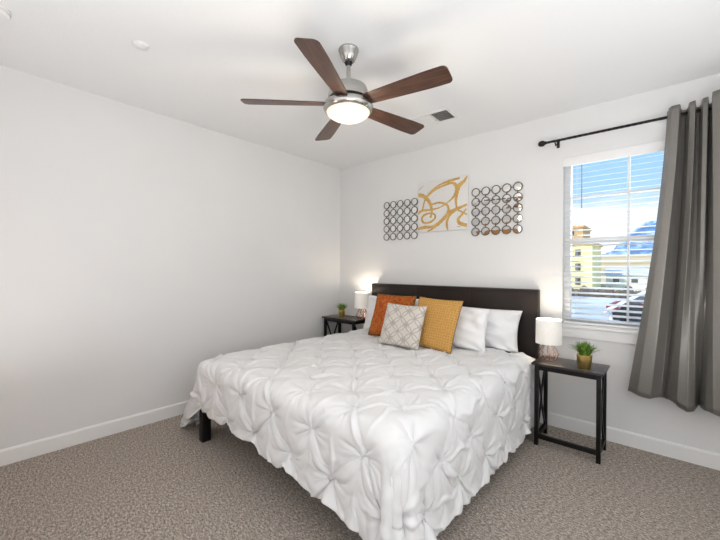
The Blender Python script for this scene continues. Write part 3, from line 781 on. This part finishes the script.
# ================================================================ SIDE TABLES
def side_table(label, x0, x1, y0, y1, h):
    cx, cy = (x0+x1)/2, (y0+y1)/2; t = thing('side_table', label, 'side table', (cx, cy, 0), 0, 'black side tables')
    hx, hy = (x1-x0)/2, (y1-y0)/2; lx, ly = hx-.018, hy-.018; q = .028
    bm = nb(); bx(bm, (-hx, -hy, h-.018), (hx, hy, h), bev=.002); obj('tabletop', bm, 'table_top', t, 30)
    for sx in (-1, 1):
        for sy in (-1, 1):
            X, Y = sx*(lx-q/2), sy*(ly-q/2)
            bm = nb(); bx(bm, (X-q/2, Y-q/2, 0), (X+q/2, Y+q/2, h-.018), bev=.002); obj('leg', bm, 'black', t, 30)
    for sy in (-1, 1):
        Y = sy*(ly-q/2)
        bm = nb(); bx(bm, (-lx+q, Y-.009, h-.055), (lx-q, Y+.009, h-.018)); obj('apron', bm, 'black', t)
        if sy < 0: bm = nb(); bx(bm, (-lx+q, Y-.011, .055), (lx-q, Y+.011, .088)); obj('stretcher', bm, 'black', t)
    for sx in (-1, 1):
        X = sx*(lx-q/2); b0, b1 = .085, h-.055
        bm = nb(); bx(bm, (X-.011, -ly+q, .055), (X+.011, ly-q, .088)); obj('side_stretcher', bm, 'black', t)
        bm = nb(); bx(bm, (X-.011, -ly+q, h-.055), (X+.011, ly-q, h-.018)); obj('side_apron', bm, 'black', t)
        for sg in (-1, 1):
            bm = nb(); prev = None; yr = ly-q
            for i in range(25):
                s = i/24*2-1; z = b0+(b1-b0)*(s+1)/2
                y = sg*yr*(s*abs(s)**.5 if abs(s) > 0 else 0)
                y = sg*yr*math.copysign(abs(s)**1.35, s)
                dz = .007
                cur = [bm.verts.new((X-.006, y-.008, z)), bm.verts.new((X+.006, y-.008, z)), bm.verts.new((X+.006, y+.008, z)), bm.verts.new((X-.006, y+.008, z))]
                if prev:
                    for k in range(4): bm.faces.new((prev[k], prev[(k+1) % 4], cur[(k+1) % 4], cur[k]))
                else: bm.faces.new(cur[::-1])
                prev = cur
            bm.faces.new(prev); obj('cross_brace', bm, 'black', t)
    return t
side_table('narrow black side table with X sides standing right of the bed under the window', 2.612, 3.085, -.50, -.175, .645)
side_table('black side table with X sides in the far corner left of the bed', .045, .60, -.37, -.045, .758)

# ---- lamps
def table_lamp(label, loc, e):
    t = thing('table_lamp', label, 'lamp', loc, 0, 'bedside table lamps')
    bm = nb(); rb, rm_, rn = .055, .078, .030; zb_, zk, zn = .004, .050, .130
    n = 10
    def ring(r, z): return [(r*math.cos(2*PI*k/n), r*math.sin(2*PI*k/n), z) for k in range(n)]
    A, K, Nn = ring(rb, zb_), ring(rm_, zk), ring(rn, zn)
    for k in range(n): tube(bm, [A[k], K[k], Nn[k]], .0022, 6)
    for rg in (ring(rb, zb_), ring(rn, zn)): 
        tube(bm, [(rg[0][0]*math.cos(2*PI*i/40)-0, rg[0][0]*math.sin(2*PI*i/40), rg[0][2]) for i in range(40)], .0025, 6, closed=True)
    for k in range(n): tube(bm, [A[k], K[(k+1) % n]], .0016, 5)
    obj('wire_base', bm, 'copper', t, 60)
    bm = nb(); lathe(bm, [(.0, .128), (.032, .128), (.032, .136), (.016, .142), (.016, .19), (.0, .19)], 20); obj('socket', bm, 'copper', t, 40)
    bm = nb(); lathe(bm, [(.012, .19), (.016, .205), (.028, .235), (.026, .255), (.010, .27), (.0, .272)], 20); obj('bulb', bm, 'bulb', t, 60)
    bm = nb(); r0, r1, z0, z1 = .096, .094, .130, .325
    lathe(bm, [(r0, z0), (r1, z1), (r1-.002, z1), (r0-.002, z0), (r0, z0)], 48); obj('lamp_shade', bm, 'shade', t, 50)
    bm = nb(); 
    for k in range(3):
        a = 2*PI*k/3; tube(bm, [(0.015*math.cos(a), .015*math.sin(a), .185), (.094*math.cos(a), .094*math.sin(a), .165)], .0015, 5)
    obj('shade_spider', bm, 'copper', t)
    point('lamp_light', (loc[0], loc[1], loc[2]+.30), e, (1, .86, .68), .03)
    return t
table_lamp('lit table lamp with copper wire base on the right side table', (2.685, -.295, .645), 3.0)
table_lamp('lit table lamp on the far left side table in the room corner', (.54, -.15, .758), 2.6)

# ---- potted grass
def potted(label, loc, k, seed):
    rs = random.Random(seed); t = thing('potted_plant', label, 'plant', loc, 0, 'potted grass plants')
    bm = nb(); lathe(bm, [(.0, 0), (.040*k, 0), (.043*k, .004), (.052*k, .095*k), (.050*k, .097*k), (.048*k, .092*k), (.0, .084*k)], 36); obj('pot', bm, 'gold', t, 40)
    bm = nb(); lathe(bm, [(.047*k, .085*k), (.03*k, .092*k), (.0, .095*k)], 24); obj('soil', bm, 'moss', t, 60)
    for nm, m_, cnt, sc in (('foliage', 'leaf', 170, 1.0), ('foliage_tips', 'leaf_pale', 130, 1.0)):
        bm = nb()
        for i in range(cnt):
            a = rs.uniform(0, 2*PI); tilt = rs.uniform(0, 1)**.8*R(68); ln = rs.uniform(.075, .118)*k*sc; r0 = rs.uniform(0, .032)*k
            d = Vector((math.cos(a), math.sin(a), 0)); p = d*r0+Vector((0, 0, .088*k)); sd = Vector((-math.sin(a), math.cos(a), 0)); wd = .0050*k
            prev = None
            for s in range(6):
                u = s/5; th = tilt*(.55+.75*u); q = p
                w_ = wd*(1-u**1.6)+.0002
                cur = (bm.verts.new(q-sd*w_), bm.verts.new(q+Vector((0, 0, -.0008))*k), bm.verts.new(q+sd*w_))
                if prev:
                    bm.faces.new((prev[0], prev[1], cur[1], cur[0])); bm.faces.new((prev[1], prev[2], cur[2], cur[1]))
                prev = cur; p = p+(d*math.sin(th)+Vector((0, 0, math.cos(th))))*ln/5
        obj(nm, bm, m_, t)
potted('grass plant in a gold pot on the right side table', (2.95, -.385, .645), 1.0, 3)
potted('grass plant in a gold pot on the far left side table by the wall', (.235, -.20, .758), .88, 5)

# ================================================================ OUTSIDE
GZ = -3.0
bm = nb(); bx(bm, (-160, 2.5, GZ-.5), (120, 125, GZ)); tag(obj('snowy_lot', bm, 'snow'), 'snow covered lot outside the window below', 'ground')['kind'] = 'structure'
bm = nb(); prism(bm, [(112, GZ-.5), (112, GZ+.02), (640, 27), (640, GZ-.5)], 'X', -700, 500); tag(obj('dry_field', bm, 'field'), 'flat tan winter field beyond the houses', 'field')['kind'] = 'structure'
# mountain range
bm = nb(); rs = random.Random(11); NX, NY = 150, 26; rows = []
def hgt(x, k):
    # silhouette along x: low at left, massif to the right
    base = 40+7*math.sin(x*.011)+6*math.sin(x*.031+1)+4*math.sin(x*.083)
    pk = 64*math.exp(-((x+4)/54)**2)+20*math.exp(-((x+190)/60)**2)
    return (base+pk)*k
for j in range(NY+1):
    row = []; t = j/NY
    for i in range(NX+1):
        x = -520+i*7.2; k = math.sin(min(1, t*1.6)*PI/2) if t < .63 else 1-(t-.63)*.8
        z = hgt(x, k)+(rs.uniform(-4, 4)+7*math.sin(x*.06+t*9)*math.sin(t*14+x*.02))*min(1, t*4)*k
        row.append(bm.verts.new((x, 640+t*190, GZ+z if j else GZ-2)))
    rows.append(row)
for A_, B_ in zip(rows, rows[1:]):
    for i in range(NX): bm.faces.new((A_[i], A_[i+1], B_[i+1], B_[i]))
mo = obj('mountain', bm, 'mountain', None, 0); tag(mo, 'blue and white snowy mountain range on the horizon', 'mountain'); mo['kind'] = 'structure'
def house(label, x0, x1, y0, y1, z1, wallm, roof_h, wins, name='house'):
    cx, cy = (x0+x1)/2, (y0+y1)/2; t = thing(name, label, 'house', (cx, cy, GZ))
    bm = nb(); bx(bm, (x0-cx, y0-cy, 0), (x1-cx, y1-cy, z1-GZ)); obj('wall', bm, wallm, t)
    if roof_h:
        bm = nb(); prism(bm, [(y0-cy-.6, z1-GZ), (0, z1-GZ+roof_h), (y1-cy+.6, z1-GZ)], 'X', x0-cx-.6, x1-cx+.6); obj('roof', bm, 'snow', t)
    else:
        bm = nb(); bx(bm, (x0-cx-.3, y0-cy-.3, z1-GZ), (x1-cx+.3, y1-cy+.3, z1-GZ+.5)); obj('parapet', bm, 'brick_orange', t)
    for (wx, wz, ww, wh) in wins:
        bm = nb(); bx(bm, (wx-cx-ww/2, y0-cy-.12, wz-GZ), (wx-cx+ww/2, y0-cy+.05, wz-GZ+wh)); obj('window', bm, 'dark_window', t)
    return t
house('tall yellow apartment house seen at the left of the window', -19.5, -9.6, 85, 97, 7.2, 'yellow_siding', 0, [(x, z, 1.0, 1.5) for x in (-15.0, -12.2) for z in (-1.5, 1.6, 4.6)])
house('orange stucco tower rising behind the yellow apartment house', -22, -13.5, 98, 108, 12.2, 'brick_orange', 0, [(-19, 10.3, 1.2, 1.2), (-16, 10.3, 1.2, 1.2)])
house('cream house with snowy roof beside the yellow apartment house', -9.0, 1.5, 100, 110, .6, 'cream_siding', 1.6, [(-7, -1.2, 1.2, 1.2), (-3.5, -1.2, 1.2, 1.2), (0, -1.2, 1.0, 1.2)])
house('low yellow house nearer the curtain edge outside', 3.0, 12.0, 96, 105, .9, 'yellow_siding', 1.4, [(4.5, -1.0, 1.2, 1.2), (8, -1.0, 1.2, 1.2)])
bm = nb()
for i in range(60):
    x = -24+i*.62; hh = 1.15+.35*math.sin(i*1.3)+.2*math.sin(i*3.1)
    bmesh.ops.create_icosphere(bm, subdivisions=2, radius=.75, matrix=Matrix.Translation((x, 70+.4*math.sin(i*2.2), GZ+hh*.5)) @ Matrix.Diagonal((1, 1, hh, 1)))
for v_ in bm.verts: v_.co += Vector((rs.uniform(-.1, .1), rs.uniform(-.1, .1), rs.uniform(-.15, .15)))
tag(obj('hedge', bm, 'hedge'), 'dark bare hedge row in front of the yellow apartment house', 'hedge')
def car(label, x, y, rz, paint):
    t = thing('car', label, 'car', (x, y, GZ), rz, 'parked cars')
    bm = nb(); prism(bm, [(-2.2, .28), (2.2, .28), (2.25, .62), (2.05, .85), (1.1, .98), (.45, 1.42), (-1.2, 1.45), (-1.75, 1.02), (-2.2, .95)], 'Y', -.88, .88)
    bmesh.ops.bevel(bm, geom=list(bm.edges), offset=.06, segments=2, affect='EDGES'); obj('body', bm, paint, t, 40)
    bm = nb(); prism(bm, [(.98, .99), (.42, 1.36), (-1.15, 1.38), (-1.55, 1.03)], 'Y', -.89, .89); obj('side_window', bm, 'dark_window', t)
    for sx in (-1.4, 1.4):
        for sy in (-.8, .8):
            bm = nb(); lathe(bm, [(.0, -.1), (.30, -.1), (.33, -.06), (.33, .06), (.30, .1), (.0, .1)], 24, (sx, sy, .33), axis='Y'); obj('wheel', bm, 'rubber', t, 40)
car('red car parked on the snowy lot', .3, 41.5, R(6), 'red_paint')
car('black car parked in front of the red car', 1.6, 34.5, R(6), 'black_paint')
# carport with a white rake board
cpt = thing('carport', 'dark roofed carport with white roof edge right of the lot', 'carport', (4.2, 31, GZ))
bm = nb(); prism(bm, [(-4.9, 1.35), (0, 4.55), (4.9, 1.35), (4.9, 1.15), (0, 4.35), (-4.9, 1.15)], 'Y', 0, 7); obj('roof', bm, 'roof', cpt)
bm = nb(); prism(bm, [(-5, 1.32), (0, 4.60), (5, 1.32), (5, 1.05), (0, 4.30), (-5, 1.05)], 'Y', -.12, 0); obj('fascia', bm, 'fascia', cpt)
bm = nb(); prism(bm, [(-3.6, 2.0), (0, 4.32), (3.6, 2.0)], 'Y', .02, .12); obj('gable', bm, 'roof', cpt)
for x in (-4.6, 4.6):
    for y in (.3, 6.6):
        bm = nb(); bx(bm, (x-.08, y-.08, 0), (x+.08, y+.08, 1.35)); obj('post', bm, 'fascia', cpt)
